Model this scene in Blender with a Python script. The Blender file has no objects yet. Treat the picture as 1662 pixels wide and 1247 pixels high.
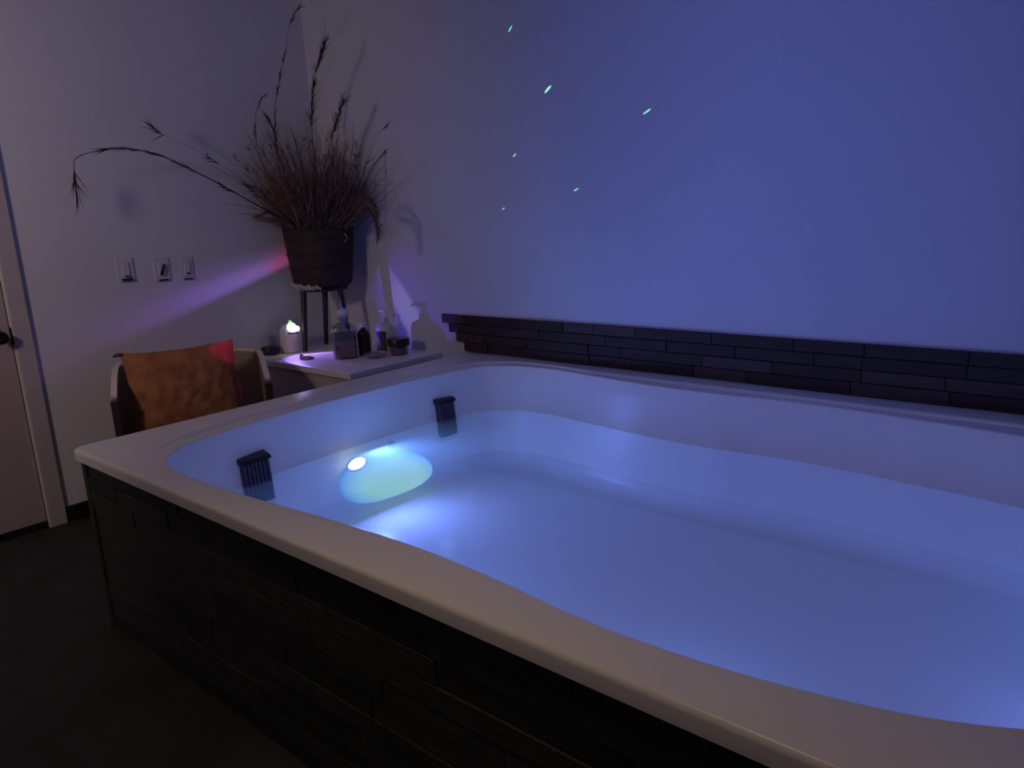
import bpy, bmesh, math, random
from mathutils import Vector, Matrix
random.seed(7)
SC = bpy.context.scene
C = SC.collection
PI = math.pi

# ------------------------------------------------------------------ camera
F, CX, CY = 1200.0, 831.0, 623.5
HC = 1.42
def _basis():
    v1 = (-632.0, 413.0); s = -.0446
    a = v1[0]-CX; b = v1[1]-CY
    d1 = Vector((a, -b, -F)).normalized()
    t = -(F*F + b*(b - s*a))/(a + b*s)
    y2 = v1[1] + s*(t - a)
    d2 = Vector((t, -(y2-CY), -F)).normalized()
    X = -d1; Y = d2; Z = X.cross(Y)
    return Matrix((X, Y, Z))            # camera coords -> world coords
RM = _basis()
cd = bpy.data.cameras.new('camera'); cam = bpy.data.objects.new('camera', cd); C.objects.link(cam)
cd.sensor_width = 36; cd.lens = 36*F/1662; cd.clip_start = .02
cam.matrix_world = Matrix.Translation((0, 0, HC)) @ RM.to_4x4()
SC.camera = cam
# measuring helpers: the point of a plane of the room that lies on a line of sight of the photograph
def _ray(p): return RM @ Vector((p[0]-CX, -(p[1]-CY), -F))
def at_x(p, x): d = _ray(p); return Vector((0, 0, HC)) + d*(x/d.x)
def at_y(p, y): d = _ray(p); return Vector((0, 0, HC)) + d*(y/d.y)

# ------------------------------------------------------------------ world, exposure, lights
w = bpy.data.worlds.new('world'); SC.world = w; w.use_nodes = True
w.node_tree.nodes['Background'].inputs[0].default_value = (.5, .42, .40, 1)
w.node_tree.nodes['Background'].inputs[1].default_value = .02
SC.view_settings.view_transform = 'Standard'; SC.view_settings.look = 'None'
SC.view_settings.exposure = .09; SC.view_settings.gamma = 1
SC.view_settings.use_curve_mapping = False

def area(name, loc, to, size, power, col, shape='DISK', sy=None, spread=PI):
    l = bpy.data.lights.new(name, 'AREA'); l.shape = shape; l.size = size
    if sy: l.size_y = sy
    l.energy = power; l.color = col; l.spread = spread
    o = bpy.data.objects.new(name, l); C.objects.link(o); o.location = loc
    o.rotation_euler = (Vector(to)-Vector(loc)).to_track_quat('-Z', 'Y').to_euler()
    return o
def spot(name, loc, to, deg, power, col, blend=.5, rad=.002, stretch=None):
    l = bpy.data.lights.new(name, 'SPOT'); l.energy = power; l.color = col
    l.spot_size = math.radians(deg); l.spot_blend = blend; l.shadow_soft_size = rad
    o = bpy.data.objects.new(name, l); C.objects.link(o); o.location = loc
    o.rotation_euler = (Vector(to)-Vector(loc)).to_track_quat('-Z', 'Y').to_euler()
    if stretch: o.scale = (stretch, stretch, 1)
    return o

WX, WY, CEIL = -4.01, 2.93, 2.95          # left wall, back wall, ceiling
RIM, WAT = .69, .452                      # rim top, water level
LENS = at_y((473, 531), 2.487)                 # middle of the projector's main lens
PL = LENS + Vector((.030, -.020, .004))         # projector lens

# warm dim lamp light of the room
area('warm_lamp_light', (-2.5, -1.0, 2.2), (-4.0, .1, 1.75), .45, 9.4, (1, .76, .70), spread=2.1)
area('warm_lamp_light', (-.9, .35, 2.9), (-1.1, .7, 0), .45, 2.3, (1, .70, .40), spread=1.7)
# added blue fill, unseen, washing the back wall from above
area('blue_wash_fill', (-.75, 1.0, 2.85), (-1.25, 2.93, 1.15), .30, 3.3, (.15, .205, 1), spread=1.75)
BL = (.155, .245, 1)
# underwater lamp in the left end of the tub
area('underwater_lamp_and_fill', (-2.450, 1.95, .375), (-1.44, 1.95, .46), .095, 5.6, BL, 'ELLIPSE', .05)
# added unseen fill: right end outside the frame, near side below the rim
area('underwater_lamp_and_fill', (.19, 1.9, .38), (-.9, 2.1, .42), .08, 1.5, BL)
for lx in (-1.9, -1.25, -.6):
    area('underwater_lamp_and_fill', (lx, 1.10, .36), (lx, 2.1, .34), .08, 1.25, BL)
# added point lights that widen the halo around the lamp
def point(name, loc, power, col, rad=.0):
    l = bpy.data.lights.new(name, 'POINT'); l.energy = power; l.color = col; l.shadow_soft_size = rad
    o = bpy.data.objects.new(name, l); C.objects.link(o); o.location = loc; return o
point('halo_fill_light', (-2.24, 2.14, .35), .13, (.16, .60, 1))
point('halo_fill_light', (-2.24, 1.92, .36), .12, (.16, .60, 1))

# star projector beams, all from its lens
def gobo(name, loc, a, b, wallaxis, energy, along, across, w0):
    """A fan beam: all directions close to the plane through loc, a and b; colours run from a to b."""
    loc, a, b = Vector(loc), Vector(a), Vector(b)
    U = (a-loc).normalized(); N = U.cross(b-loc).normalized(); V = N.cross(U).normalized()
    tot = (b-loc).angle(a-loc); mid = (U*math.cos(tot/2)+V*math.sin(tot/2))
    l = bpy.data.lights.new(name, 'SPOT'); l.energy = energy; l.spot_size = min(3.1, tot+.9); l.spot_blend = 0; l.shadow_soft_size = .004
    o = bpy.data.objects.new(name, l); C.objects.link(o); o.location = loc; o.rotation_euler = mid.to_track_quat('-Z', 'Y').to_euler()
    l.use_nodes = True; nt = l.node_tree; em = nt.nodes['Emission']
    g = nt.nodes.new('ShaderNodeNewGeometry')
    def dot(v):
        n = nt.nodes.new('ShaderNodeVectorMath'); n.operation = 'DOT_PRODUCT'; nt.links.new(g.outputs['Incoming'], n.inputs[0]); n.inputs[1].default_value = v
        return n.outputs['Value']
    def m(op, x, y=None):
        n = nt.nodes.new('ShaderNodeMath'); n.operation = op
        for k, q in enumerate((x, y)):
            if q is None: continue
            if isinstance(q, (int, float)): n.inputs[k].default_value = q
            else: nt.links.new(q, n.inputs[k])
        return n.outputs[0]
    dm = dot(mid); W = mid.cross(N)
    t = m('ADD', m('DIVIDE', m('ARCTANGENT', m('MULTIPLY', m('DIVIDE', dot(W), dm), -1)), tot), .5)
    s_ = m('ADD', m('DIVIDE', m('DIVIDE', dot(N), dm), 2*w0), .5)
    def ramp(fac, els):
        n = nt.nodes.new('ShaderNodeValToRGB'); e = n.color_ramp.elements
        while len(e) < len(els): e.new(.5)
        for q, (p, c) in zip(e, els): q.position = p; q.color = (*c, 1)
        nt.links.new(fac, n.inputs[0]); return n.outputs[0]
    ca, cc = ramp(t, along), ramp(s_, across)
    mx = nt.nodes.new('ShaderNodeVectorMath'); mx.operation = 'MULTIPLY'; nt.links.new(ca, mx.inputs[0]); nt.links.new(cc, mx.inputs[1])
    c3 = m('POWER', m('ABSOLUTE', dot(wallaxis)), 3.0)
    nt.links.new(mx.outputs[0], em.inputs['Color']); nt.links.new(m('DIVIDE', .02, m('MAXIMUM', c3, .0008)), em.inputs['Strength'])
    return o
K0 = (0, 0, 0)
def laser_dots(name, loc, dots, wallaxis, energy):
    loc = Vector(loc); mid = (sum((d[0] for d in dots), Vector())/len(dots)-loc).normalized()
    l = bpy.data.lights.new(name, 'SPOT'); l.energy = energy; l.spot_size = 1.3; l.spot_blend = 0; l.shadow_soft_size = .0004
    o = bpy.data.objects.new(name, l); C.objects.link(o); o.location = loc; o.rotation_euler = mid.to_track_quat('-Z', 'Y').to_euler()
    l.use_nodes = True; nt = l.node_tree; em = nt.nodes['Emission']; g = nt.nodes.new('ShaderNodeNewGeometry')
    def vm(op, a, b=None, out='Value'):
        n = nt.nodes.new('ShaderNodeVectorMath'); n.operation = op
        for k, q in enumerate((a, b)):
            if q is None: continue
            if isinstance(q, (Vector, tuple)): n.inputs[k].default_value = tuple(q)
            else: nt.links.new(q, n.inputs[k])
        return n.outputs[out]
    def m(op, x, y=None, z=None):
        n = nt.nodes.new('ShaderNodeMath'); n.operation = op
        for k, q in enumerate((x, y, z)):
            if q is None: continue
            if isinstance(q, (int, float)): n.inputs[k].default_value = q
            else: nt.links.new(q, n.inputs[k])
        return n.outputs[0]
    inc = g.outputs['Incoming']; sg = m('SIGN', vm('DOT_PRODUCT', inc, mid))
    cmb = nt.nodes.new('ShaderNodeCombineXYZ')
    for k in range(3): nt.links.new(sg, cmb.inputs[k])
    d = vm('MULTIPLY', inc, cmb.outputs[0], 'Vector'); acc = None
    for p, rad, pw in dots:
        v = p-loc; a = rad/v.length
        e = m('MULTIPLY', m('LESS_THAN', vm('DISTANCE', d, v.normalized()), a), pw)
        acc = e if acc is None else m('ADD', acc, e)
    c3 = m('POWER', m('ABSOLUTE', vm('DOT_PRODUCT', inc, wallaxis)), 3.0)
    nt.links.new(m('MULTIPLY', acc, m('DIVIDE', .02, m('MAXIMUM', c3, .0008))), em.inputs['Strength'])
    em.inputs['Color'].default_value = (.25, 1, .45, 1)
laser_dots('star_beam_light', PL, [(at_y(q, WY), r_, pw) for q, r_, pw in
           [((828, 47), .0038, 1), ((889, 145), .0056, 1.4), ((1050, 181), .0040, 1), ((835, 252), .0036, .8), ((935, 308), .0038, .7), ((817, 339), .0034, .6)]], (0, 1, 0), 500)
# violet streak running low along the left wall
gobo('violet_beam_light', PL, at_x((476, 415), WX), at_x((110, 568), WX), (1, 0, 0), 38,
     [(0, (.7, .03, .30)), (.10, (.8, .05, .38)), (.22, (.45, .16, .75)), (.45, (.36, .17, .95)), (.72, (.26, .10, .75)), (1, (.03, .01, .06))],
     [(0, K0), (.16, K0), (.34, (1, 1, 1)), (.55, (.9, .9, .9)), (.75, (.3, .3, .3)), (1, K0)], .16)
# blue patches beside the pump bottle on the back wall
gobo('blue_beam_light', PL, at_y((612, 425), WY), at_y((712, 590), WY), (0, 1, 0), 150,
     [(0, K0), (.2, (.2, .10, .9)), (.4, (.32, .26, 1)), (.9, (.32, .28, 1)), (1, K0)],
     [(0, K0), (.38, (.13, .07, .45)), (.42, (.9, .9, .95)), (.58, (.9, .9, .95)), (.64, (.2, .16, .6)), (1, K0)], .38)
# light thrown down on the white counter
spot('counter_beam_light', PL, (-3.58, 2.46, .67), 90, 4.0, (.32, .20, 1), .5, .004)
gobo('counter_beam_light', PL, (-3.74, 2.44, .67), (-3.50, 2.68, .67), (0, 0, 1), 160,
     [(0, (1, .15, .45)), (.7, (1, .15, .40)), (1, K0)], [(0, K0), (.35, K0), (.5, (1, 1, 1)), (.65, K0), (1, K0)], .08)
spot('counter_beam_light', PL, (-3.50, 2.83, .67), 13, 3.5, (.25, .28, 1), .3, .003)
# added unseen spot that puts magenta on the corner of the cushion
spot('magenta_fill_spot', (-1.9, 1.3, 2.5), (-3.44, 1.865, .835), 4.4, 60, (1, .02, .6), .7, .004)

# ------------------------------------------------------------------ helpers
def mat(name, col, rough=.6, noise=0, scale=8, bump=0, bscale=60, metal=0, spec=.5, coat=0, col2=None, aniso=None, **kw):
    m = bpy.data.materials.new(name); m.use_nodes = True
    nt = m.node_tree; b = nt.nodes['Principled BSDF']
    b.inputs['Base Color'].default_value = (*col, 1)
    b.inputs['Roughness'].default_value = rough; b.inputs['Metallic'].default_value = metal
    b.inputs['Specular IOR Level'].default_value = spec; b.inputs['Coat Weight'].default_value = coat
    tc = nt.nodes.new('ShaderNodeTexCoord')
    mp = nt.nodes.new('ShaderNodeMapping'); nt.links.new(tc.outputs['Object'], mp.inputs[0])
    if aniso: mp.inputs['Scale'].default_value = aniso
    if noise or col2:
        n = nt.nodes.new('ShaderNodeTexNoise'); n.inputs['Scale'].default_value = scale; n.inputs['Detail'].default_value = 5
        nt.links.new(mp.outputs[0], n.inputs[0])
        r = nt.nodes.new('ShaderNodeValToRGB')
        c2 = col2 or tuple(c*(1-noise) for c in col)
        r.color_ramp.elements[0].color = (*c2, 1); r.color_ramp.elements[1].color = (*col, 1)
        r.color_ramp.elements[0].position = .35; r.color_ramp.elements[1].position = .65
        nt.links.new(n.outputs['Fac'], r.inputs[0]); nt.links.new(r.outputs[0], b.inputs['Base Color'])
    if bump:
        n2 = nt.nodes.new('ShaderNodeTexNoise'); n2.inputs['Scale'].default_value = bscale; n2.inputs['Detail'].default_value = 4
        nt.links.new(mp.outputs[0], n2.inputs[0])
        bp = nt.nodes.new('ShaderNodeBump'); bp.inputs['Strength'].default_value = bump; bp.inputs['Distance'].default_value = .01
        nt.links.new(n2.outputs['Fac'], bp.inputs['Height']); nt.links.new(bp.outputs[0], b.inputs['Normal'])
    for k, v in kw.items(): b.inputs[k].default_value = v
    return m
def glow(name, col, strength):
    m = bpy.data.materials.new(name); m.use_nodes = True; b = m.node_tree.nodes['Principled BSDF']
    b.inputs['Base Color'].default_value = (.02, .02, .02, 1)
    b.inputs['Emission Color'].default_value = (*col, 1); b.inputs['Emission Strength'].default_value = strength
    return m

M = dict(
    wall=mat('painted_wall', (.68, .68, .70), .75, noise=.04, scale=2, bump=.08, bscale=140, spec=.25),
    ceil=mat('ceiling_paint', (.55, .53, .52), .9),
    floor=mat('dark_floor', (.020, .027, .024), .7, noise=.5, scale=5, bump=.1, bscale=30),
    door=mat('door_paint', (.42, .34, .33), .5, noise=.05, scale=5),
    casing=mat('casing_paint', (.50, .45, .43), .5, noise=.05, scale=6),
    black=mat('black_vinyl', (.012, .012, .012), .5, noise=.2),
    acrylic=mat('white_acrylic', (.78, .76, .72), .30, noise=.02, scale=3, spec=.3),
    plank=mat('dark_wood_a', (.030, .038, .035), .8, noise=.5, scale=10, bump=.4, bscale=30, aniso=(1, 6, 6)),
    plank2=mat('dark_wood_b', (.034, .034, .034), .8, noise=.5, scale=10, bump=.4, bscale=30, aniso=(1, 6, 6)),
    plank3=mat('dark_wood_c', (.014, .018, .017), .8, noise=.4, scale=12, bump=.4, bscale=30, aniso=(1, 6, 6)),
    ledge=mat('brown_wood_a', (.040, .018, .012), .6, noise=.5, scale=10, bump=.4, bscale=30, aniso=(1, 6, 6)),
    ledge2=mat('brown_wood_b', (.070, .036, .030), .55, noise=.4, scale=10, bump=.4, bscale=30, aniso=(1, 6, 6)),
    ledge3=mat('brown_wood_c', (.024, .013, .009), .6, noise=.4, scale=12, bump=.4, bscale=30, aniso=(1, 6, 6)),
    grille=mat('charcoal_plastic', (.045, .035, .055), .35, noise=.15),
    jet=mat('grey_plastic', (.22, .22, .26), .4, noise=.1),
    capm=mat('charcoal_cap', (.020, .016, .024), .3, noise=.15),
    chrome=mat('lamp_bezel', (.7, .7, .7), .2, metal=1, noise=.03),
    counter=mat('counter_laminate', (.86, .80, .76), .35, noise=.03, scale=4),
    cabinet=mat('cabinet_paint', (.60, .50, .47), .5, noise=.05, scale=4),
    ply=mat('tan_ply', (.33, .25, .17), .5, noise=.25, scale=9, aniso=(1, 1, 8)),
    plyedge=mat('pale_ply_edge', (.78, .68, .58), .5, noise=.1, scale=30),
    darkwood=mat('chair_dark_wood', (.05, .03, .025), .5, noise=.3, scale=14),
    seat=mat('seat_fabric', (.16, .10, .08), .9, noise=.2, scale=30, bump=.3, bscale=300),
    cushion=mat('rust_fabric', (.42, .165, .07), .95, scale=16, col2=(.27, .10, .045), bump=.9, bscale=28),
    piping=mat('dark_piping', (.16, .03, .02), .9, noise=.2),
    rattan=mat('dark_wicker', (.050, .030, .024), .6, noise=.5, scale=30, bump=.5, bscale=120),
    stand=mat('black_painted_wood', (.022, .016, .022), .45, noise=.2),
    liner=mat('crumpled_plastic', (.55, .56, .50), .15, noise=.5, scale=40, bump=1, bscale=60),
    grass=mat('dried_grass', (.22, .13, .095), .9, noise=.5, scale=20),
    grass2=mat('dried_stem', (.050, .030, .032), .9, noise=.4, scale=20),
    white=mat('white_plastic', (.80, .78, .80), .35, noise=.03),
    plate=mat('switch_plate', (.62, .62, .66), .35, noise=.03),
    dark=mat('black_plastic', (.015, .013, .016), .3, noise=.2),
    brown=mat('dark_brown_liquid', (.045, .012, .012), .2, noise=.2),
    salt=mat('layered_salts', (.45, .34, .26), .9, scale=60, col2=(.28, .20, .20), bump=.6, bscale=300),
    salt2=mat('rose_salts', (.30, .10, .11), .9, scale=60, col2=(.17, .05, .09), bump=.6, bscale=300),
    salt3=mat('grey_salts', (.14, .11, .14), .9, scale=40, col2=(.24, .20, .20), bump=.6, bscale=300),
    lotion=mat('pump_bottle_body', (.62, .56, .50), .4, noise=.05),
    label=mat('dark_label', (.05, .05, .035), .5, noise=.2),
    labelw=mat('label_print', (.45, .40, .36), .6, noise=.2),
    bead=mat('wooden_beads', (.28, .15, .10), .5, noise=.3, scale=40),
    lensw=glow('projector_lens_white', (.9, .95, 1), 2.5),
    bulb=glow('lamp_bulb', (.9, 1, 1), 1.6),
    lensg=glow('projector_lens_green', (.15, 1, .25), 1.2),
    
    brass=mat('dark_hardware', (.015, .013, .015), .3, metal=.5, noise=.2),
)
def glass(name, col, rough=.02, base=.03):
    m = bpy.data.materials.new(name); m.use_nodes = True; nt = m.node_tree; nt.nodes.clear()
    o = nt.nodes.new('ShaderNodeOutputMaterial'); mix = nt.nodes.new('ShaderNodeMixShader')
    t = nt.nodes.new('ShaderNodeBsdfTransparent'); g = nt.nodes.new('ShaderNodeBsdfGlossy')
    t.inputs[0].default_value = (*col, 1); g.inputs['Roughness'].default_value = rough
    lw = nt.nodes.new('ShaderNodeLayerWeight'); lw.inputs['Blend'].default_value = .5     # Schlick's approximation of a dielectric
    pw = nt.nodes.new('ShaderNodeMath'); pw.operation = 'POWER'; nt.links.new(lw.outputs['Facing'], pw.inputs[0]); pw.inputs[1].default_value = 5
    f = nt.nodes.new('ShaderNodeMath'); f.operation = 'MULTIPLY_ADD'; nt.links.new(pw.outputs[0], f.inputs[0]); f.inputs[1].default_value = .96; f.inputs[2].default_value = base
    tc = nt.nodes.new('ShaderNodeTexCoord'); n = nt.nodes.new('ShaderNodeTexNoise'); n.inputs['Scale'].default_value = 3
    bp = nt.nodes.new('ShaderNodeBump'); bp.inputs['Strength'].default_value = .03
    nt.links.new(tc.outputs['Object'], n.inputs[0]); nt.links.new(n.outputs['Fac'], bp.inputs['Height'])
    nt.links.new(bp.outputs[0], g.inputs['Normal'])
    nt.links.new(f.outputs[0], mix.inputs[0]); nt.links.new(t.outputs[0], mix.inputs[1]); nt.links.new(g.outputs[0], mix.inputs[2])
    nt.links.new(mix.outputs[0], o.inputs[0]); return m
m = glow('lamp_glow_paint', (.33, .60, .66), .74); nt = m.node_tree; at = nt.nodes.new('ShaderNodeAttribute'); at.attribute_name = 'rim'  # glow around the lamp painted as emission, bluer towards its edge
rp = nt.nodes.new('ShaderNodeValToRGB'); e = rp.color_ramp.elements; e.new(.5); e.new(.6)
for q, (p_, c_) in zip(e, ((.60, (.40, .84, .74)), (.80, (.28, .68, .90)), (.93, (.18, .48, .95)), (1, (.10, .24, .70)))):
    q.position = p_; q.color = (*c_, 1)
nt.links.new(at.outputs['Fac'], rp.inputs[0]); nt.links.new(rp.outputs[0], nt.nodes['Principled BSDF'].inputs['Emission Color']); M['lamp_glow'] = m
M['glass'] = glass('clear_glass', (.90, .92, .97), .06, .10)
M['water'] = m = glass('bath_water', (.93, .97, 1), .04)
nt = m.node_tree; mx = nt.nodes.new('ShaderNodeMixShader'); tr = nt.nodes.new('ShaderNodeBsdfTranslucent')   # slightly cloudy water
tr.inputs[0].default_value = (.60, .90, .95, 1); mx.inputs[0].default_value = .20
tn = [n for n in nt.nodes if n.type == 'BSDF_TRANSPARENT'][0]; mo = [n for n in nt.nodes if n.type == 'MIX_SHADER' and n != mx][0]
nt.links.new(tn.outputs[0], mx.inputs[1]); nt.links.new(tr.outputs[0], mx.inputs[2]); nt.links.new(mx.outputs[0], mo.inputs[1])

def tagp(o, label=None, cat=None, group=None, kind=None):
    for k, v in (('label', label), ('category', cat), ('group', group), ('kind', kind)):
        if v: o[k] = v
    return o
def link(name, verts, faces, m, parent=None, smooth=False, auto=None):
    me = bpy.data.meshes.new(name); me.from_pydata([tuple(v) for v in verts], [], faces); me.update()
    if isinstance(m, str): m = M[m]
    me.materials.append(m)
    if smooth:
        for p in me.polygons: p.use_smooth = True
    o = bpy.data.objects.new(name, me); C.objects.link(o)
    if parent:
        o.parent = parent
    if auto:
        bm = bmesh.new(); bm.from_mesh(me); bm.normal_update()
        for e in bm.edges:
            if len(e.link_faces) == 2 and e.calc_face_angle(0) > math.radians(auto): e.smooth = False
        bm.to_mesh(me); bm.free()
    return o
def empty(name, loc, rz=0):
    o = bpy.data.objects.new(name, None); C.objects.link(o); o.location = loc; o.rotation_euler = (0, 0, rz)
    o.empty_display_size = .05; return o
def bm_obj(name, bm, m, parent=None, smooth=False):
    me = bpy.data.meshes.new(name); bmesh.ops.recalc_face_normals(bm, faces=bm.faces); bm.to_mesh(me); bm.free()
    me.materials.append(M[m] if isinstance(m, str) else m)
    if smooth:
        for p in me.polygons: p.use_smooth = True
    o = bpy.data.objects.new(name, me); C.objects.link(o)
    if parent: o.parent = parent
    return o
def box_bm(x0, x1, y0, y1, z0, z1, bev=0, seg=2, bm=None):
    own = bm is None
    b = bmesh.new()
    bmesh.ops.create_cube(b, size=1)
    for v in b.verts: v.co = Vector((x0+(v.co.x+.5)*(x1-x0), y0+(v.co.y+.5)*(y1-y0), z0+(v.co.z+.5)*(z1-z0)))
    if bev: bmesh.ops.bevel(b, geom=b.edges[:], offset=bev, segments=seg, affect='EDGES', profile=.5)
    if own: return b
    me = bpy.data.meshes.new('tmp'); b.to_mesh(me); b.free(); bm.from_mesh(me); bpy.data.meshes.remove(me); return bm
def box(name, x0, x1, y0, y1, z0, z1, m, parent=None, bev=0, seg=2, smooth=False):
    return bm_obj(name, box_bm(x0, x1, y0, y1, z0, z1, bev, seg), m, parent, smooth)
def lathe(name, prof, m, parent=None, n=32, loc=(0, 0, 0), squish=(1, 1), close=True, sq=None):
    """prof: list of (r,z). sq: superellipse exponent for squarish bodies."""
    vs, fs = [], []
    for r, z in prof:
        for i in range(n):
            a = 2*PI*i/n; c, s = math.cos(a), math.sin(a)
            k = 1
            if sq: k = (abs(c)**sq+abs(s)**sq)**(-1/sq)
            vs.append((loc[0]+r*k*c*squish[0], loc[1]+r*k*s*squish[1], loc[2]+z))
    for j in range(len(prof)-1):
        for i in range(n):
            a = j*n+i; b = j*n+(i+1) % n
            fs.append((a, b, b+n, a+n))
    if close:
        fs.append(tuple(reversed(range(n)))); fs.append(tuple(range((len(prof)-1)*n, len(prof)*n)))
    return link(name, vs, fs, m, parent, True, 40)
def tube_data(pts, rads, n=6, vs=None, fs=None):
    vs = [] if vs is None else vs; fs = [] if fs is None else fs
    pts = [Vector(p) for p in pts]
    base = len(vs); up = Vector((0, 0, 1))
    for i, p in enumerate(pts):
        d = (pts[min(i+1, len(pts)-1)]-pts[max(i-1, 0)]).normalized()
        s = d.cross(up)
        if s.length < .05: s = d.cross(Vector((1, 0, 0)))
        s.normalize(); t = s.cross(d)
        r = rads[i] if isinstance(rads, (list, tuple)) else rads
        for k in range(n):
            a = 2*PI*k/n; vs.append(p + s*(r*math.cos(a)) + t*(r*math.sin(a)))
    for i in range(len(pts)-1):
        for k in range(n):
            a = base+i*n+k; b = base+i*n+(k+1) % n
            fs.append((a, b, b+n, a+n))
    fs.append(tuple(reversed(range(base, base+n)))); fs.append(tuple(range(base+(len(pts)-1)*n, base+len(pts)*n)))
    return vs, fs
def tube(name, pts, rads, m, parent=None, n=8):
    vs, fs = tube_data(pts, rads, n); return link(name, vs, fs, m, parent, True, 50)
def catmull(P, n, closed=True):
    out = []; N = len(P)
    rng = range(N if closed else N-1)
    for i in rng:
        if closed: p0, p1, p2, p3 = P[i-1], P[i], P[(i+1) % N], P[(i+2) % N]
        else: p0, p1, p2, p3 = P[max(i-1, 0)], P[i], P[i+1], P[min(i+2, N-1)]
        for k in range(n):
            t = k/n
            out.append(tuple(.5*((2*b)+(-a+c)*t+(2*a-5*b+4*c-d)*t*t+(-a+3*b-3*c+d)*t**3) for a, b, c, d in zip(p0, p1, p2, p3)))
    if not closed: out.append(tuple(P[-1]))
    return out

# ------------------------------------------------------------------ room shell
XR, YF = 1.7, -1.7
T = .12
tagp(box('floor', WX-T, XR+T, YF-T, WY+T, -.1, 0, 'floor'), kind='structure')
tagp(box('ceiling', WX-T, XR+T, YF-T, WY+T, CEIL, CEIL+.1, 'ceil'), kind='structure')
tagp(box('wall_back', WX-T, XR+T, WY, WY+T, 0, CEIL, 'wall'), kind='structure')
tagp(box('wall_right', XR, XR+T, YF, WY, 0, CEIL, 'wall'), kind='structure')
tagp(box('wall_front', WX, XR, YF-T, YF, 0, CEIL, 'wall'), kind='structure')
# left wall with the doorway cut out
DY0, DY1, DZ = .26, 1.127, 2.06
bm = bmesh.new()
box_bm(WX-T, WX, YF, DY0, 0, CEIL, bm=bm); box_bm(WX-T, WX, DY1, WY, 0, CEIL, bm=bm); box_bm(WX-T, WX, DY0, DY1, DZ, CEIL, bm=bm)
tagp(bm_obj('wall_left', bm, 'wall'), kind='structure')
# door
d = tagp(empty('door_1', (WX, (DY0+DY1)/2, 0)), kind='structure')
def P(o): return o
dl = box('door_leaf', -.055, -.012, -.429, .429, .034, DZ-.005, 'door', d, .003)
box('door_sweep', -.058, -.008, -.429, .429, .004, .036, 'black', d, .002)
hk = empty('door_knob', (0, .36-.04, .967)); hk.parent = d
def lathe_x(name, prof, m, parent, loc, n=24):
    vs, fs = [], []
    for r, x in prof:
        for i in range(n):
            a = 2*PI*i/n; vs.append((loc[0]+x, loc[1]+r*math.cos(a), loc[2]+r*math.sin(a)))
    for j in range(len(prof)-1):
        for i in range(n):
            a = j*n+i; b = j*n+(i+1) % n; fs.append((a, b, b+n, a+n))
    fs.append(tuple(range((len(prof)-1)*n, len(prof)*n))); fs.append(tuple(reversed(range(n))))
    return link(name, vs, fs, m, parent, True, 45)
bpy.data.objects.remove(hk)
lathe_x('door_knob', [(.034, -.014), (.034, -.006), (.013, -.002), (.012, .025), (.026, .034), (.030, .048), (.026, .062), (.012, .066)], 'brass', d, (0, .375, .967))
box('strike_plate', -.013, .002, .430, .4445, .925, 1.005, 'brass', d, .001)
for i, (a, b, c, e) in enumerate(((DY1, DY1+.078, 0, DZ+.078), (DY0-.078, DY0, 0, DZ+.078), (DY0, DY1, DZ, DZ+.078))):
    tagp(box('trim_%d' % (i+1), WX, WX+.016, a, b, c, e, 'casing', None, .004), kind='structure')
tagp(box('baseboard_left', WX, WX+.010, DY1+.079, 2.26, 0, .082, 'black', None, .002), kind='structure')
tagp(box('baseboard_front', WX, XR, YF, YF+.01, 0, .082, 'black', None, .002), kind='structure')

# ------------------------------------------------------------------ bathtub
OPEN = [(-2.577, 1.90), (-2.57, 1.60), (-2.545, 1.38), (-2.51, 1.2), (-2.44, 1.09), (-2.34, 1.018), (-2.21, .99), (-2.0, .99), (-1.75, 1.006), (-1.5, 1.03),
        (-1.2, 1.045), (-.95, 1.035), (-.75, 1.014), (-.6, 1.01), (-.4, 1.025), (-.2, 1.068), (-.05, 1.137), (.08, 1.24), (.18, 1.38), (.24, 1.58), (.255, 1.9),
        (.24, 2.2), (.18, 2.42), (.08, 2.56), (-.05, 2.64), (-.2, 2.69), (-.48, 2.725), (-.75, 2.752), (-1.0, 2.757), (-1.27, 2.735), (-1.55, 2.742),
        (-1.89, 2.782), (-2.11, 2.812), (-2.28, 2.80), (-2.4, 2.755), (-2.49, 2.675), (-2.54, 2.48), (-2.565, 2.25)]
STEP = [(-2.645, 1.9), (-2.632, 1.5), (-2.605, 1.3), (-2.572, 1.17), (-2.50, 1.06), (-2.38, .972), (-2.21, .945), (-2.0, .945), (-1.75, .96), (-1.5, .985),
        (-1.2, 1.0), (-.95, .99), (-.75, .967), (-.6, .965), (-.4, .98), (-.2, 1.022), (-.03, 1.09), (.11, 1.21), (.22, 1.36), (.285, 1.57), (.30, 1.9),
        (.285, 2.21), (.22, 2.44), (.11, 2.61), (-.05, 2.74), (-.2, 2.785), (-.48, 2.795), (-.75, 2.798), (-1.0, 2.803), (-1.27, 2.806), (-1.55, 2.808),
        (-1.89, 2.817), (-2.12, 2.838), (-2.3, 2.84), (-2.43, 2.80), (-2.54, 2.70), (-2.60, 2.5), (-2.638, 2.22)]
SUB = 6
op = catmull(OPEN, SUB); st = catmull(STEP, SUB); N = len(op)
def inset(loop, d):                       # shift inward along the normals (loop runs counter-clockwise)
    out = []; n = len(loop)
    for i in range(n):
        a = Vector(loop[(i-3) % n]); b = Vector(loop[(i+3) % n]); t = (b-a).normalized()
        out.append((loop[i][0]-t.y*d, loop[i][1]+t.x*d))
    return out
def smooth_loop(l, k=3):
    for _ in range(k):
        l = [((l[i-1][0]+2*l[i][0]+l[(i+1) % len(l)][0])/4, (l[i-1][1]+2*l[i][1]+l[(i+1) % len(l)][1])/4) for i in range(len(l))]
    return l
OX0, OX1, OY0, OY1 = -2.80, .52, .895, 2.928
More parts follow.
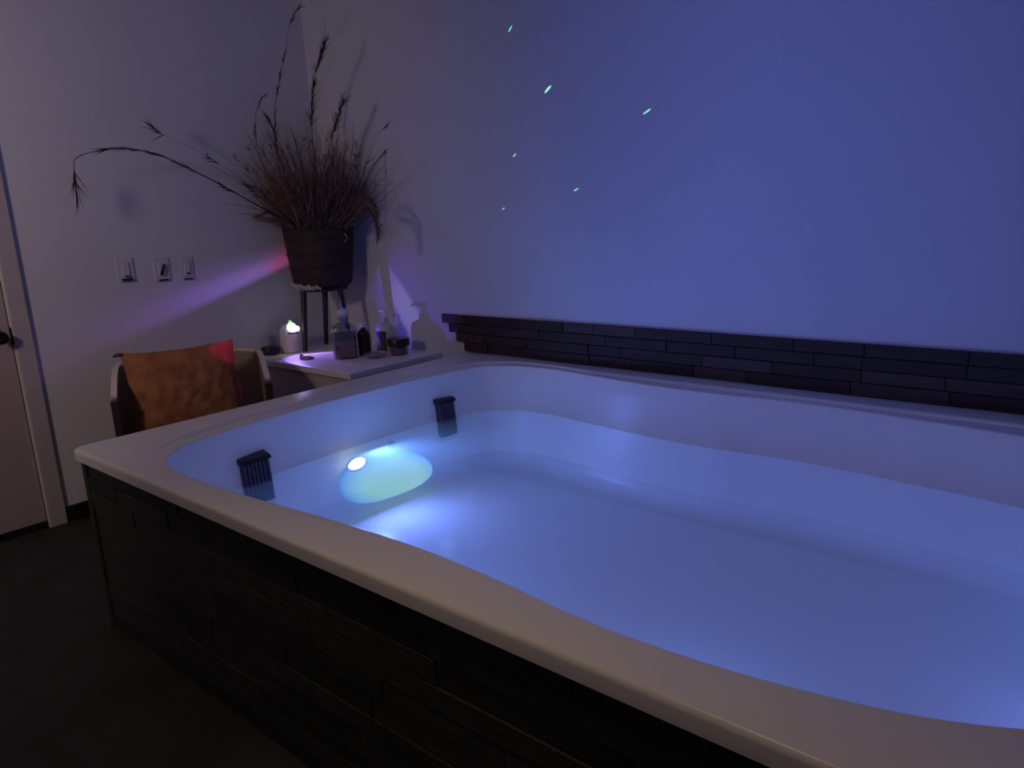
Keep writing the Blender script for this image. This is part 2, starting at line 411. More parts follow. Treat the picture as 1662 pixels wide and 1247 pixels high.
cxy = (-1.16, 1.9)
def outer(i, r=0.0):                       # point of the outer rectangle seen from the middle through step point i
    dx, dy = st[i][0]-cxy[0], st[i][1]-cxy[1]
    x0, x1, y0, y1 = OX0+r, OX1-r, OY0+r, OY1-r
    k = min((x1-cxy[0])/dx if dx > 1e-6 else 9e9, (x0-cxy[0])/dx if dx < -1e-6 else 9e9,
            (y1-cxy[1])/dy if dy > 1e-6 else 9e9, (y0-cxy[1])/dy if dy < -1e-6 else 9e9)
    return [cxy[0]+dx*k, cxy[1]+dy*k]
base = [outer(i) for i in range(N)]
def roundrect(p, r, ins):                 # pull a boundary point onto a rounded rectangle
    x0, x1, y0, y1 = OX0+ins, OX1-ins, OY0+ins, OY1-ins
    x = min(max(p[0], x0), x1); y = min(max(p[1], y0), y1)
    qx = min(max(x, x0+r), x1-r); qy = min(max(y, y0+r), y1-r)
    v = Vector((x-qx, y-qy))
    if v.length > 1e-9: v = v.normalized()*r
    return (qx+v.x, qy+v.y)
# snap the boundary points nearest each corner onto it, then spread a few beside it
for cxn, cyn in ((OX0, OY0), (OX1, OY0), (OX1, OY1), (OX0, OY1)):
    i = min(range(N), key=lambda k: (base[k][0]-cxn)**2+(base[k][1]-cyn)**2)
    offs = (0, .006, .012, .02, .035)
    for s in range(-4, 5):
        k = (i+s) % N; o = offs[abs(s)]
        b0 = base[(i+5) % N] if s > 0 else base[(i-5) % N]
        v = Vector((b0[0]-cxn, b0[1]-cyn))
        if abs(v.x) > abs(v.y): base[k] = [cxn+math.copysign(o, v.x), cyn]
        else: base[k] = [cxn, cyn+math.copysign(o, v.y)]
rings = []
def ring(xy, z): rings.append([(p[0], p[1], (z[i] if isinstance(z, list) else z)) for i, p in enumerate(xy)])
def stepd(i):                              # the deck steps down everywhere but on the near long side
    y = st[i][1]; return .012*min(1, max(0, (y-1.0)/.25))
zs = [RIM-stepd(i) for i in range(N)]
RR = .03
ring([roundrect(p, RR, .05) for p in base], .648)
ring([roundrect(p, RR, 0) for p in base], .648)
for a in (0, 22, 45, 67, 90):
    q = math.radians(a); r = .014
    ring([roundrect(p, RR, r*(1-math.cos(q))) for p in base], RIM-r+r*math.sin(q))
ring(inset(st, -.004), RIM)
ring(st, [RIM-.25*(RIM-z) for z in zs]); ring(inset(st, .004), [RIM-.85*(RIM-z) for z in zs])
ring(inset(st, .008), zs)
ring(inset(op, -.007), zs)
for a in (30, 60, 90):
    q = math.radians(a); r = .007
    ring(inset(op, -.007+r*math.sin(q)), [z-r+r*math.cos(q) for z in zs])
ring(inset(op, .006), .60); ring(inset(op, .012), .53); ring(inset(op, .020), WAT)
wl = inset(op, .020)
ring(inset(op, .030), .36); ring(smooth_loop(inset(op, .045)), .28)
for a in (15, 30, 45, 60, 75, 90):
    q = math.radians(a)
    ring(smooth_loop(inset(op, .052+.07*(1-math.cos(q))), 4), .24-.07*math.sin(q))
ring(smooth_loop(inset(op, .20), 10), .166)
fl = rings[-1]
ring([(cxy[0]+(p[0]-cxy[0])*.5, cxy[1]+(p[1]-cxy[1])*.5) for p in fl], .160)
vs = [v for r in rings for v in r]; fs = []
for j in range(len(rings)-1):
    for i in range(N):
        a = j*N+i; b = j*N+(i+1) % N; fs.append((a, b, b+N, a+N))
c = len(vs); vs.append((cxy[0], cxy[1], .158)); j = (len(rings)-1)*N
for i in range(N): fs.append((j+i, j+(i+1) % N, c))
tub = empty('bathtub', (0, 0, 0))
tagp(tub, 'large white acrylic soaking tub lit blue inside, with dark plank cladding below its broad rim', 'bathtub')
link('tub_shell', vs, fs, 'acrylic', tub, True, 35)
# dark cladding: near side and left end, laid in rows of planks
def planks(axis, fixed, u0, u1, z0, z1, rows, parent, depth, sgn, ends=None, lmin=.22, lmax=.52, woods=('plank', 'plank', 'plank2', 'plank3')):
    h = (z1-z0)/rows
    for r in range(rows):
        za, zb = z0+r*h+.0012, z0+(r+1)*h-.0012
        u = u0 if ends is None else ends[r]
        first = True
        while u < u1-.02:
            L = random.uniform(lmin, lmax)
            if u+L > u1-.12: L = u1-u
            t = depth+random.uniform(0, .007)
            a, b = u+.0012, u+L-.0012
            m = random.choice(woods)
            q0, q1 = sorted((fixed, fixed+sgn*t))
            if axis == 'x': box('plank', a, b, q0, q1, za, zb, m, parent, .0015, 1)
            else: box('plank', q0, q1, a, b, za, zb, m, parent, .0015, 1)
            u += L; first = False
bm = bmesh.new()
for q in ((OX0+.03, OX1-.03, .932, .944), (OX0+.03, OX0+.042, .932, 2.90), (OX1-.042, OX1-.03, .932, 2.90)):
    box_bm(*q, .03, .645, bm=bm)
bm_obj('cladding_backer', bm, 'plank3', tub)
planks('x', .932, OX0+.02, OX1-.02, .05, .645, 10, tub, .008, -1)
planks('y', OX0+.03, .935, 2.90, .05, .645, 10, tub, .008, -1)
box('toe_kick', OX0+.02, OX1-.02, .922, .932, 0, .05, 'plank3', tub)
box('corner_post', OX0+.012, OX0+.045, .914, .947, 0, .645, 'plank', tub, .003)
# ribbed intake covers on the left end wall, half under the water
def cover(y0, y1, label):
    g = empty('intake_cover', (-2.536, (y0+y1)/2, .56)); g.parent = tub; g['label'] = label; g.rotation_euler = (0, math.radians(-6), 0)
    hw = (y1-y0)/2
    box('housing', -.012, .022, -hw, hw, -.19, -.020, 'grille', g, .006)
    nr = 7
    for k in range(nr):
        y = -hw+(k+.5)*2*hw/nr; vs, fs = tube_data([(.022, y, -.188), (.022, y, -.024)], hw/nr*.86, 8)
        link('rib', vs, fs, 'grille', g, True, 50)
    v = [(-.012, -hw-.006, -.025), (.038, -hw-.006, -.025), (.038, hw+.006, -.025), (-.012, hw+.006, -.025),
         (-.012, -hw-.006, -.006+.012), (.030, -hw-.006, -.009), (.030, hw+.006, -.009), (-.012, hw+.006, -.006+.012)]
    f = [(0, 3, 2, 1), (4, 5, 6, 7), (0, 1, 5, 4), (1, 2, 6, 5), (2, 3, 7, 6), (3, 0, 4, 7)]
    bmx = bmesh.new(); V = [bmx.verts.new(q) for q in v]
    for q in f: bmx.faces.new([V[k] for k in q])
    bmesh.ops.bevel(bmx, geom=bmx.edges[:], offset=.003, segments=2, affect='EDGES')
    bm_obj('cap', bmx, 'capm', g)
cover(1.362, 1.478, 'ribbed dark intake cover nearer the camera')
cover(2.408, 2.510, 'ribbed dark intake cover nearer the back wall')
# underwater lamp: bezel, bright bulb, emissive shell standing for its glow in the water
lm = empty('underwater_lamp', (-2.545, 2.07, .285)); lm.parent = tub; lm['label'] = 'underwater lamp with its pale cyan glow'
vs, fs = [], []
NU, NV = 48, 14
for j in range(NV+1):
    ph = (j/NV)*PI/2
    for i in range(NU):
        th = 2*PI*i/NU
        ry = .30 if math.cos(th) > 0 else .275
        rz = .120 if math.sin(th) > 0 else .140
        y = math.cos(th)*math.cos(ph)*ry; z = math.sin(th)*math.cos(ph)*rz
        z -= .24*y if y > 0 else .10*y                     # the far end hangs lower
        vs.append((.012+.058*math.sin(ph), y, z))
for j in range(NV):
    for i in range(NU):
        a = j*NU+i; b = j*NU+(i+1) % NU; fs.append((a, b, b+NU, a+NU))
dm = link('glow_dome', vs, fs, 'lamp_glow', lm, True)
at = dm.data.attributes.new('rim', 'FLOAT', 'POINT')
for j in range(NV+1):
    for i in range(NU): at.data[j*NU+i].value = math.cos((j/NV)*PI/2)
bulb_at = (.062, -.196, .117)
vs, fs = [], []
ringp = [(.068+.012*math.cos(t), -.148+(.052+.0*t)*math.cos(u), .105+.028*math.sin(u)) for t in (0,) for u in [2*PI*k/24 for k in range(24)]]
vs, fs = tube_data([(bulb_at[0], bulb_at[1]+.054*math.cos(2*PI*k/24), bulb_at[2]+.030*math.sin(2*PI*k/24)) for k in range(25)], .004, 6)
link('lens_ring', vs, fs, 'white', lm, True)
b = bmesh.new(); bmesh.ops.create_uvsphere(b, u_segments=24, v_segments=12, radius=1)
for v in b.verts: v.co = Vector((v.co.x*.016+bulb_at[0]-.006, v.co.y*.048+bulb_at[1], v.co.z*.026+bulb_at[2]))
bm_obj('bulb', b, 'bulb', lm, True)
lathe_x('jet_button', [(.018, 0), (.018, .004), (.013, .007), (.004, .008)], 'jet', tub, (-2.545, 2.124, .405))
# water
vs = [(p[0], p[1], WAT) for p in wl]; cc = len(vs); vs.append((cxy[0], cxy[1], WAT))
fs = [(i, (i+1) % N, cc) for i in range(N)]
tagp(link('water', vs, fs, 'water', None, True), 'still clear water lit blue filling the white tub', 'water', kind='stuff')

# ------------------------------------------------------------------ plank ledge on the back wall
ls = empty('plank_backsplash', (0, 0, 0)); tagp(ls, 'low dark stacked wood plank backsplash with stepped left end along the back wall', 'backsplash')
planks('x', WY-.001, 0, OX1, .693, .893, 4, ls, .016, -1, ends=[-2.80, -2.86, -2.915, -2.965], lmin=.16, lmax=.42, woods=('ledge', 'ledge', 'ledge3', 'ledge', 'ledge2'))

# ------------------------------------------------------------------ counter
ct = empty('counter_cabinet', (-3.505, 2.6, 0)); tagp(ct, 'low white counter cabinet in the corner holding bottles and jars', 'cabinet')
box('countertop', -.504, .505, -.33, .328, .632, .67, 'counter', ct, .008, 3)
box('body', -.500, .485, -.31, .326, .06, .632, 'cabinet', ct, .003)
box('plinth', -.495, .465, -.28, .320, 0, .06, 'black', ct)
box('door', .485, .499, -.305, .005, .075, .622, 'cabinet', ct, .003); box('door', .485, .499, .011, .322, .075, .622, 'cabinet', ct, .003)
CT = .67

# ------------------------------------------------------------------ switches
def switch(px, label, kind):
    p = at_x(px, WX)
    s = empty('light_switch', (WX, p.y, p.z)); tagp(s, label, 'light switch', 'switch plates on the left wall')
    hw = .042 if kind != 2 else .036
    box('cover_plate', 0, .006, -hw, hw, -.062, .062, 'plate', s, .002)
    if kind == 0:
        box('rocker', .005, .012, -.018, .018, -.034, .036, 'plate', s, .002)
        box('dark_bar', .006, .016, -.026, .026, -.058, -.044, 'dark', s, .002)  # dark bar across the lower part of the plate
        box('button', .012, .02, -.008, .008, -.038, -.028, 'dark', s, .002)
    elif kind == 1:
        box('rocker', .005, .012, -.018, .018, -.034, .036, 'plate', s, .002)
        b = box('toggle', .008, .022, -.006, .006, -.03, .03, 'dark', s, .003); b.rotation_euler = (math.radians(-22), 0, 0)
        box('dark_bar', .006, .014, -.026, .026, -.058, -.050, 'dark', s, .002)
    else:
        box('rocker', .005, .012, -.016, .016, -.034, .036, 'plate', s, .002)
        box('dark_bar', .006, .014, -.024, .024, -.056, -.048, 'dark', s, .002)
        box('button', .012, .018, -.010, .010, -.026, -.018, 'dark', s, .002)
switch((203, 438), 'left switch plate on the left wall, nearest the door', 0)
switch((262, 438), 'middle switch plate on the left wall with a slanted dark toggle', 1)
switch((303, 437), 'right switch plate on the left wall, narrowest and nearest the plant', 2)

# ------------------------------------------------------------------ armchair and cushion
ch = empty('barrel_armchair', (-3.56, 1.735, 0), math.radians(-26.6)); tagp(ch, 'tan bentwood barrel armchair with pale arm edges behind the tub', 'chair')
hw = .335
path = []
path += [(.235-.06*k, -hw) for k in range(6)]
path += [(-.075-.19*math.sin(a), -hw+.19*(1-math.cos(a))) for a in [PI/2*k/8 for k in range(1, 9)]]
path += [(-.265, y) for y in (-.09, -.03, .03, .09)]
path += [(-.075-.19*math.cos(a), hw-.19+.19*math.sin(a)) for a in [PI/2*k/8 for k in range(0, 9)]]
path += [(-.065+.06*k, hw) for k in range(0, 6)]
def shell_top(x):
    t = max(0, (x+.06)/.295); return .768-.085*t**1.7
def strip(path, th, zlo, zhi):
    vs, fs = [], []; n = len(path)
    for i, p in enumerate(path):
        a = Vector(path[max(i-1, 0)]); b = Vector(path[min(i+1, n-1)]); t = (b-a).normalized(); nx, ny = -t.y, t.x
        lo, hi = zlo(p), zhi(p)
        vs += [(p[0]+nx*th/2, p[1]+ny*th/2, lo), (p[0]+nx*th/2, p[1]+ny*th/2, hi), (p[0]-nx*th/2, p[1]-ny*th/2, hi), (p[0]-nx*th/2, p[1]-ny*th/2, lo)]
    for i in range(n-1):
        for k in range(4):
            a = i*4+k; b = i*4+(k+1) % 4; fs.append((a, b, b+4, a+4))
    fs.append((3, 2, 1, 0)); j = (n-1)*4; fs.append((j, j+1, j+2, j+3))
    return vs, fs
vs, fs = strip(path, .020, lambda p: .36, lambda p: shell_top(p[0]))
link('curved_shell', vs, fs, 'ply', ch, True, 40)
vs, fs = strip(path, .026, lambda p: shell_top(p[0])+.0005, lambda p: shell_top(p[0])+.012)
link('arm_edge', vs, fs, 'plyedge', ch, True, 40)
for s in (-1, 1):
    box('leg', .222, .254, s*hw-.017, s*hw+.017, 0, .672, 'darkwood', ch, .004)
    box('leg', -.20, -.168, s*(hw-.075)-.017, s*(hw-.075)+.017, 0, .40, 'darkwood', ch, .004)
box('seat', -.235, .235, -hw+.025, hw-.025, .36, .44, 'seat', ch, .03, 3, True)
# cushion
def pillow(name, W, H, D, m, parent, n=28):
    vs, fs = [], []
    for side in (1, -1):
        for j in range(n+1):
            for i in range(n+1):
                u = -1+2*i/n; v = -1+2*j/n
                e = (1-abs(u)**2.6)**.55*(1-abs(v)**2.6)**.55 if abs(u) < 1 and abs(v) < 1 else 0
                pin = .93+.07*(abs(u*v))**1.2
                wr = .006*math.sin(7*u+9*v)*e + .005*math.sin(13*(u+v*.6)+1)*e + .004*math.sin(21*u-5*v)*(1-abs(v))
                x = side*(D/2*e) + side*wr
                vs.append((x, u*W/2*(pin if abs(v) < 2 else 1)*(1-.05*(1-v*v)*0), v*H/2*(.92+.08*abs(u)**2)))
    m0 = (n+1)**2
    for j in range(n):
        for i in range(n):
            a = j*(n+1)+i
            fs.append((a, a+1, a+n+2, a+n+1)); b = a+m0; fs.append((b, b+n+1, b+n+2, b+1))
    o = link(name, vs, fs, m, parent, True)
    return o
cu = empty('throw_cushion', (-3.505, 1.665, .660)); tagp(cu, 'rust orange throw cushion leaning in the tan barrel armchair', 'cushion')
pillow('cover', .51, .42, .14, 'cushion', cu)
pts = []
for k in range(25): pts.append((0, -.29+.58*k/24, .23*(.92+.08*abs(-1+2*k/24)**2)))
cu.rotation_euler = (math.radians(2), math.radians(-14), math.radians(-26))
tube('corner_tie', [(0, -.250, .203), (.004, -.265, .204), (.006, -.285, .199)], [.011, .009, .006], 'piping', cu)

# ------------------------------------------------------------------ planter on its stand
pb = Vector((-3.725, 2.69, 0))
pt = empty('plant_basket', (pb.x, pb.y, CT)); tagp(pt, 'dark woven basket of dried grasses on a black three-legged stand on the counter', 'plant')
zb, zt = 1.045-CT, 1.385-CT
vs, fs = [], []; NA, NR = 72, 34
for j in range(NR+1):
    t = j/NR; r = .160+.038*t**.7
    if t < .08: r -= .03*(1-t/.08)**2
    for i in range(NA):
        a = 2*PI*i/NA
        rr = r+.007*math.cos(a*NA/4)*(1 if j % 2 else -1)
        vs.append((rr*math.cos(a), rr*math.sin(a), zb+(zt-zb)*t))
for j in range(NR):
    for i in range(NA):
        a = j*NA+i; b = j*NA+(i+1) % NA; fs.append((a, b, b+NA, a+NA))
fs.append(tuple(reversed(range(NA))))
link('woven_basket', vs, fs, 'rattan', pt, True)
vs, fs = [], []
for k in range(36):
    a = 2*PI*k/36; r = .196; h = random.uniform(.01, .045)
    tube_data([(r*math.cos(a), r*math.sin(a), zt-.03), ((r+.004)*math.cos(a), (r+.004)*math.sin(a), zt+h)], [.004, .0025], 5, vs, fs)
tagp(link('stave_ends', vs, fs, 'rattan', pt), kind='stuff')
for hz in (.12, .20, .285):
    hr = .160+.038*(hz/.34)**.7+.006
    tube('hoop', [(hr*math.cos(2*PI*k/40), hr*math.sin(2*PI*k/40), zb+hz) for k in range(41)], .005, 'rattan', pt)
tube('top_band', [(.199*math.cos(2*PI*k/40), .199*math.sin(2*PI*k/40), zt-.004) for k in range(41)], .007, 'rattan', pt)
for s in (-1, 1):
    q = 0.25*s if s > 0 else 0.25
    ax = Vector((.81*s, -.58*s if s < 0 else -.58, 0)) if False else Vector((s*.985, .17*s, 0))
    tube('handle', [Vector((.2*ax.x, .2*ax.y, zt-.05)) + Vector((ax.x*.02*math.sin(PI*k/8), ax.y*.02*math.sin(PI*k/8), .05*k/8-.03)) for k in range(9)], .004, 'liner', pt)
lathe('soil', [(.17, zt-.05), (.12, zt-.04), (.02, zt-.035)], 'dark', pt, 32)
# legs
for tx, ty, bx, by in [(-.075, -.09, -.030, -.155), (.12, .02, .165, .035), (-.07, .06, -.155, .090)]:
    tube('leg', [(tx, ty, zb+.02), ((tx+bx)/2, (ty+by)/2, (zb+.02)/2), (bx, by, 0.004)], [.019, .016, .013], 'stand', pt, 12)
lathe('stand_ring', [(.135, zb-.018), (.142, zb-.018), (.142, zb-.002), (.135, zb-.002)], 'stand', pt, 40)
# crumpled pale plastic showing at the foot of the basket
vs, fs = [], []
a0, a1 = math.radians(-130), math.radians(-40)
for k in range(31):
    a = a0+(a1-a0)*k/30
    for q, (r, z) in enumerate(((.180, .040), (.184, .018), (.170, .0), (.140, -.006))):
        vs.append(((r+random.uniform(-.006, .008))*math.cos(a), (r+random.uniform(-.006, .008))*math.sin(a),
                   zb+z*(1.25-.8*k/30)+random.uniform(-.007, .007)))
for k in range(30):
    for q in range(3): a = k*4+q; fs.append((a, a+4, a+5, a+1))
link('crumpled_liner', vs, fs, 'liner', pt)
# blades
def blade(vs, fs, p0, d, L, w, droop, seg=4):
    p = Vector(p0); d = Vector(d).normalized(); b = len(vs)
    s = d.cross(Vector((random.uniform(-1, 1), random.uniform(-1, 1), .3))).normalized()
    for k in range(seg+1):
        ww = w*(1-k/seg)**.7+.0004
        vs.append(p-s*ww); vs.append(p+s*ww)
        d = (d+Vector((0, 0, -droop/seg))).normalized(); p = p+d*(L/seg)
        p.x = max(p.x, WX+.012-pb.x); p.y = min(p.y, WY-.012-pb.y)
    for k in range(seg):
        a = b+2*k; fs.append((a, a+1, a+3, a+2))
vs, fs = [], []
for k in range(1900):
    a = random.uniform(0, 2*PI); r = .17*math.sqrt(random.random())
    x, y = r*math.cos(a), r*math.sin(a)
    sp = random.uniform(.2, 1.25)
    dx = (x*4.2+random.gauss(0, .34))*sp; dy = (y*2.6+random.gauss(0, .25))*sp
    L = min(random.uniform(.10, .36)+random.expovariate(7), .70)*(1-.2*abs(x)/.17)
    blade(vs, fs, (x, y, zt-.03), (dx, dy, 1), L, random.uniform(.0012, .0038), random.uniform(0, 1.3), 5)
    if k % 6 == 0:                          # feathery heads
        d0 = Vector((dx, dy, 1)).normalized(); q = Vector((x, y, zt-.03))+d0*L*.8
        for _ in range(7):
            v = d0+Vector((random.gauss(0, .5), random.gauss(0, .5), random.gauss(0, .3)))
            blade(vs, fs, q+d0*random.uniform(-.03, .03), v, random.uniform(.02, .05), .002, .4, 2)
tagp(link('grass_tuft', vs, fs, 'grass', pt), kind='stuff')
# stems with seed heads; points measured in the room, taken relative to the planter
def stem(name, pts, r0, heads, hl=.05, dens=5, m='grass2', hs=.5):
    P3 = catmull([tuple(p) for p in pts], 6, False)
    P3 = [Vector((max(p[0], WX+.015), min(p[1], WY-.015), p[2]))-Vector((pb.x, pb.y, CT)) for p in P3]
    n = len(P3); vs, fs = tube_data(P3, [r0*(1-.7*i/n) for i in range(n)], 5)
    for (t0, t1) in heads:
        for i in range(int(t0*n), min(n-1, int(t1*n))):
            d = (P3[i+1]-P3[i]).normalized()
            for _ in range(dens):
                q = P3[i]+(P3[i+1]-P3[i])*random.random()
                v = (d+Vector((random.gauss(0, hs), random.gauss(0, hs), random.gauss(0, hs)))).normalized()
                blade(vs, fs, q, v, hl*random.uniform(.5, 1.2), .0022, .2, 2)
    return link(name, vs, fs, m, pt)
AR = [(-3.700,2.516,1.415),(-3.712,2.419,1.469),(-3.723,2.300,1.532),(-3.735,2.188,1.599),(-3.746,2.080,1.659),(-3.758,1.977,1.714),(-3.769,1.878,1.763),(-3.781,1.781,1.794),(-3.792,1.671,1.811),(-3.804,1.576,1.800),(-3.815,1.481,1.773)]
stem('arching_branch', AR, .0045, [(.03, .14), (.28, .36), (.46, .55), (.6, .68), (.72, .88)], .07, 3, hs=.14)
stem('drooping_tip', [(-3.81, 1.50, 1.78), (-3.835, 1.462, 1.755), (-3.845, 1.455, 1.70), (-3.85, 1.452, 1.62), (-3.85, 1.447, 1.56)], .0022, [(.45, .8)], .10, 3, hs=.35)
stem('arching_branch', [(-3.700,2.516,1.415),(-3.720,2.428,1.503),(-3.742,2.336,1.578),(-3.763,2.250,1.671),(-3.785,2.133,1.759),(-3.807,2.019,1.825),(-3.828,1.908,1.876),(-3.850,1.862,1.917)], .0016, [(.3, .38), (.55, .62), (.88, 1)], .07, 3, hs=.32)
def yy(l, ys): return [at_y(p, ys[0]+(ys[1]-ys[0])*i/(len(l)-1)) for i, p in enumerate(l)]
stem('tall_stem', yy([(500,370),(478,300),(450,255),(446,200),(448,160),(455,120),(462,90),(470,40),(485,10)], (2.62, 2.52)), .002, [(.3, .42), (.5, .62), (.68, .74), (.85, 1)], .06, 3, hs=.18)
stem('tall_stem', yy([(515,370),(510,260),(506,200),(508,150),(515,110),(525,75),(528,30)], (2.66, 2.60)), .002, [(.3, .55), (.6, .85)], .07, 7, hs=.2)
stem('tall_stem', yy([(495,370),(440,300),(418,240),(414,200),(422,165),(436,148)], (2.60, 2.40)), .002, [(.4, .6), (.7, .9)], .05, 3, hs=.2)
stem('tall_stem', yy([(520,370),(535,280),(538,230),(548,190),(556,165)], (2.66, 2.66)), .002, [(.5, 1)], .07, 6, hs=.3)
stem('tall_stem', yy([(500,370),(470,290),(452,250),(445,215),(437,195)], (2.60, 2.5)), .002, [(.4, 1)], .06, 4, hs=.25)
stem('side_stem', yy([(560,370),(590,300),(610,265),(625,245)], (2.66, 2.62)), .0035, [(.6, 1)], .035, 4, hs=.12)
stem('side_stem', yy([(555,370),(590,280),(610,225),(627,205)], (2.7, 2.7)), .0015, [(.8, 1)], .05, 2, hs=.15)
stem('hanging_strand', yy([(625,246),(626,270),(626,300),(626,340),(627,400)], (2.62, 2.62)), .0013, [(.2, .4)], .02, 1, hs=.1)
stem('drooping_spray', yy([(560,372),(585,340),(600,342),(610,362),(614,384)], (2.62, 2.58)), .003, [(.25, 1)], .055, 9, 'grass', hs=.55)
stem('drooping_spray', yy([(565,350),(590,320),(606,330),(612,350)], (2.62, 2.58)), .003, [(.2, 1)], .05, 8, 'grass', hs=.5)
stem('drooping_spray', yy([(485,365),(460,345),(435,345),(418,352)], (2.56, 2.45)), .003, [(.1, 1)], .045, 6, 'grass', hs=.5)
stem('drooping_spray', yy([(490,350),(455,318),(445,300),(435,285)], (2.56, 2.50)), .002, [(.2, 1)], .05, 6, 'grass', hs=.4)

# ------------------------------------------------------------------ things on the counter
# projector
pj = empty('star_projector', (-3.852, 2.512, CT)); tagp(pj, 'small rounded white star projector with glowing lenses on the counter', 'projector')
lathe('housing', [(.045, 0), (.055, .004), (.060, .02), (.060, .10), (.055, .135), (.042, .158), (.022, .172), (.003, .175)], 'white', pj, 36, sq=3)
def ball(name, loc, r, m, parent, sc=(1, 1, 1)):
    b = bmesh.new(); bmesh.ops.create_uvsphere(b, u_segments=20, v_segments=12, radius=r)
    for v in b.verts: v.co = Vector((v.co.x*sc[0]+loc[0], v.co.y*sc[1]+loc[1], v.co.z*sc[2]+loc[2]))
    return bm_obj(name, b, m, parent, True)
lo = LENS-Vector((-3.852, 2.512, CT))
ball('main_lens', lo, .027, 'lensw', pj)
ball('side_lens', lo+Vector((.010, .030, -.012)), .016, 'lensw', pj)
ball('laser_window', lo+Vector((-.006, -.002, .030)), .010, 'lensg', pj)
tube('lens_collar', [lo+Vector((.012+.030*math.cos(q), .004+.030*math.sin(q), -.034)) for q in [2*PI*k/24 for k in range(25)]], .005, 'capm', pj)
# little lidless glass beside it
gl = empty('glass_tumbler', (-3.970, 2.455, CT)); tagp(gl, 'small clear glass tumbler between the black puck and the projector', 'glass')
lathe('glass_wall', [(.019, 0), (.022, .002), (.025, .10), (.023, .10), (.020, .006), (.004, .005)], 'glass', gl, 28)
# black puck
pk = empty('black_puck_speaker', (-3.895, 2.39, CT)); tagp(pk, 'low round black puck device at the left front of the counter', 'device')
lathe('body', [(.040, 0), (.053, .006), (.058, .022), (.057, .036), (.052, .044), (.050, .045)], 'dark', pk, 36)
lathe('top_grille', [(.050, .045), (.046, .048), (.03, .0485), (.004, .049)], 'capm', pk, 36)
# bracelet
br = empty('bead_bracelet', (-3.555, 2.405, CT)); tagp(br, 'loose ring of small brown beads lying on the counter', 'bracelet')
bm = bmesh.new()
for k in range(22):
    a = 2*PI*k/22
    bmesh.ops.create_uvsphere(bm, u_segments=8, v_segments=6, radius=.0065, matrix=Matrix.Translation((.042*math.cos(a), .030*math.sin(a), .0065)))
tagp(bm_obj('bead_ring', bm, 'bead', br, True), kind='stuff')
ball('tassel_bead', (-.058, .008, .010), .010, 'capm', br, (1.5, 1, 1))
# big square glass bottle with layered salts
bt = empty('salt_bottle', (-3.375, 2.545, CT), math.radians(-35)); tagp(bt, 'square clear glass bottle of layered bath salts with a round stopper', 'bottle')
lathe('glass_body', [(.058, 0), (.068, .005), (.070, .012), (.070, .160), (.064, .178), (.040, .192), (.026, .200), (.025, .215), (.031, .218), (.031, .224), (.020, .224), (.020, .200), (.058, .175), (.063, .16), (.063, .014), (.004, .010)], 'glass', bt, 48, sq=5)
for nm, a, b_, m_ in (('rose_salt_layer', .012, .072, 'salt2'), ('sand_salt_layer', .0725, .094, 'salt'), ('grey_salt_layer', .0945, .140, 'salt3')):
    lathe(nm, [(.0615, a), (.0615, b_)], m_, bt, 48, sq=5)
b = bmesh.new(); bmesh.ops.create_uvsphere(b, u_segments=24, v_segments=14, radius=.034)
for v in b.verts: v.co.z = v.co.z*.9+.252
bm_obj('stopper', b, mat('frosted_stopper', (.62, .66, .85), .15, noise=.05), bt, True)
tube('stopper_neck', [(0, 0, .205), (0, 0, .228)], .016, 'glass', bt, 16)
# dark bottle behind
db = empty('brown_bottle', (-3.345, 2.655, CT)); tagp(db, 'slim dark brown bottle just behind the salt bottle', 'bottle')
lathe('body', [(.030, 0), (.036, .004), (.036, .120), (.030, .138), (.015, .148), (.014, .160)], 'brown', db, 28)
lathe('cap', [(.017, .160), (.017, .184), (.014, .187)], 'white', db, 24)
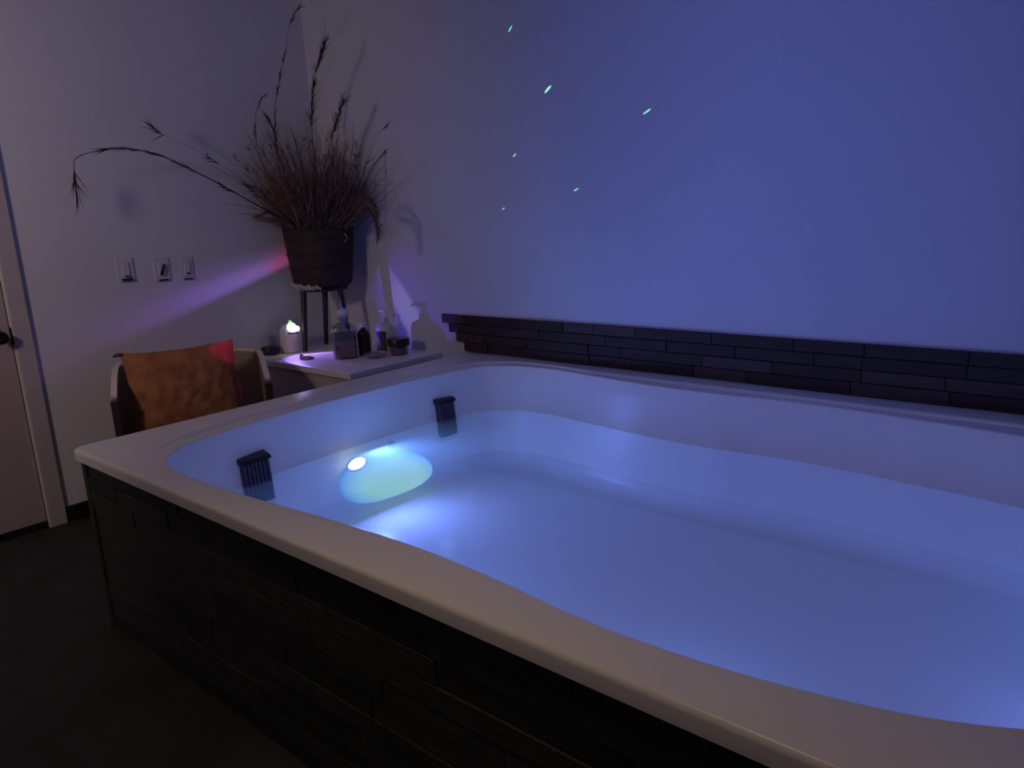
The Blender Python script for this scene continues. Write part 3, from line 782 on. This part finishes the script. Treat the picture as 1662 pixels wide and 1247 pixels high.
# pump bottle
pm = empty('pump_bottle', (-3.315, 2.795, CT), math.radians(-60)); tagp(pm, 'white pump bottle with a dark label near the back wall', 'bottle')
lathe('body', [(.050, 0), (.056, .004), (.057, .125), (.054, .145), (.044, .160), (.026, .170), (.016, .174)], 'lotion', pm, 40)
def wrap(name, a0, a1, r, z0, z1, m, parent, n=16):
    vs, fs = [], []
    for k in range(n+1):
        a = a0+(a1-a0)*k/n
        for rr, z in ((r, z0), (r, z1), (r-.0015, z1), (r-.0015, z0)): vs.append((rr*math.cos(a), rr*math.sin(a), z))
    for k in range(n):
        for q in range(4):
            x = k*4+q; y = k*4+(q+1) % 4; fs.append((x, y, y+4, x+4))
    fs.append((0, 1, 2, 3)); x = n*4; fs.append((x+3, x+2, x+1, x))
    return link(name, vs, fs, m, parent, True, 40)
A = lambda g: math.radians(g)
lb = wrap('label', A(-135), A(20), .0585, .012, .125, 'label', pm)
wrap('label_print', A(-115), A(-85), .0594, .062, .078, 'labelw', pm, 6)
wrap('label_print', A(-120), A(-100), .0594, .098, .108, 'labelw', pm, 6)
lathe('collar', [(.017, .174), (.019, .176), (.019, .196), (.012, .200)], 'lotion', pm, 24)
tube('pump_stem', [(0, 0, .198), (0, 0, .232)], .006, 'white', pm, 12)
tube('nozzle', [(.006, .008, .234), (-.010, -.012, .236), (-.035, -.040, .234), (-.040, -.046, .226)], [.009, .008, .005, .004], 'white', pm, 10)
# jar with black lid
jr = empty('lidded_jar', (-3.165, 2.755, CT)); tagp(jr, 'squat clear jar with a wide black lid beside the pump bottle', 'jar')
lathe('glass_wall', [(.045, 0), (.052, .004), (.054, .045), (.050, .052), (.047, .052), (.049, .045), (.048, .006), (.004, .005)], 'glass', jr, 36)
lathe('contents', [(.040, .006), (.044, .01), (.044, .034), (.03, .040), (.003, .041)], 'salt2', jr, 28)
lathe('lid', [(.056, .050), (.062, .054), (.063, .088), (.058, .096), (.045, .099), (.003, .100)], 'capm', jr, 36)
# shallow ribbed dish
dh = empty('glass_dish', (-3.22, 2.625, CT)); tagp(dh, 'shallow ribbed glass dish in front of the pump bottle', 'dish')
vs, fs = [], []; NA = 72
prof = [(.040, 0), (.050, .003), (.068, .022), (.070, .027), (.066, .027), (.048, .007), (.010, .005)]
for r, z in prof:
    for i in range(NA):
        a = 2*PI*i/NA; rr = r+(.0018*math.cos(a*18) if r > .045 else 0); vs.append((rr*math.cos(a), rr*math.sin(a), z))
for j in range(len(prof)-1):
    for i in range(NA):
        a = j*NA+i; b_ = j*NA+(i+1) % NA; fs.append((a, b_, b_+NA, a+NA))
fs.append(tuple(reversed(range(NA))))
link('ribbed_bowl', vs, fs, 'glass', dh, True)
lathe('soap', [(.026, .008), (.034, .012), (.034, .018), (.026, .024), (.003, .026)], 'salt', dh, 24)
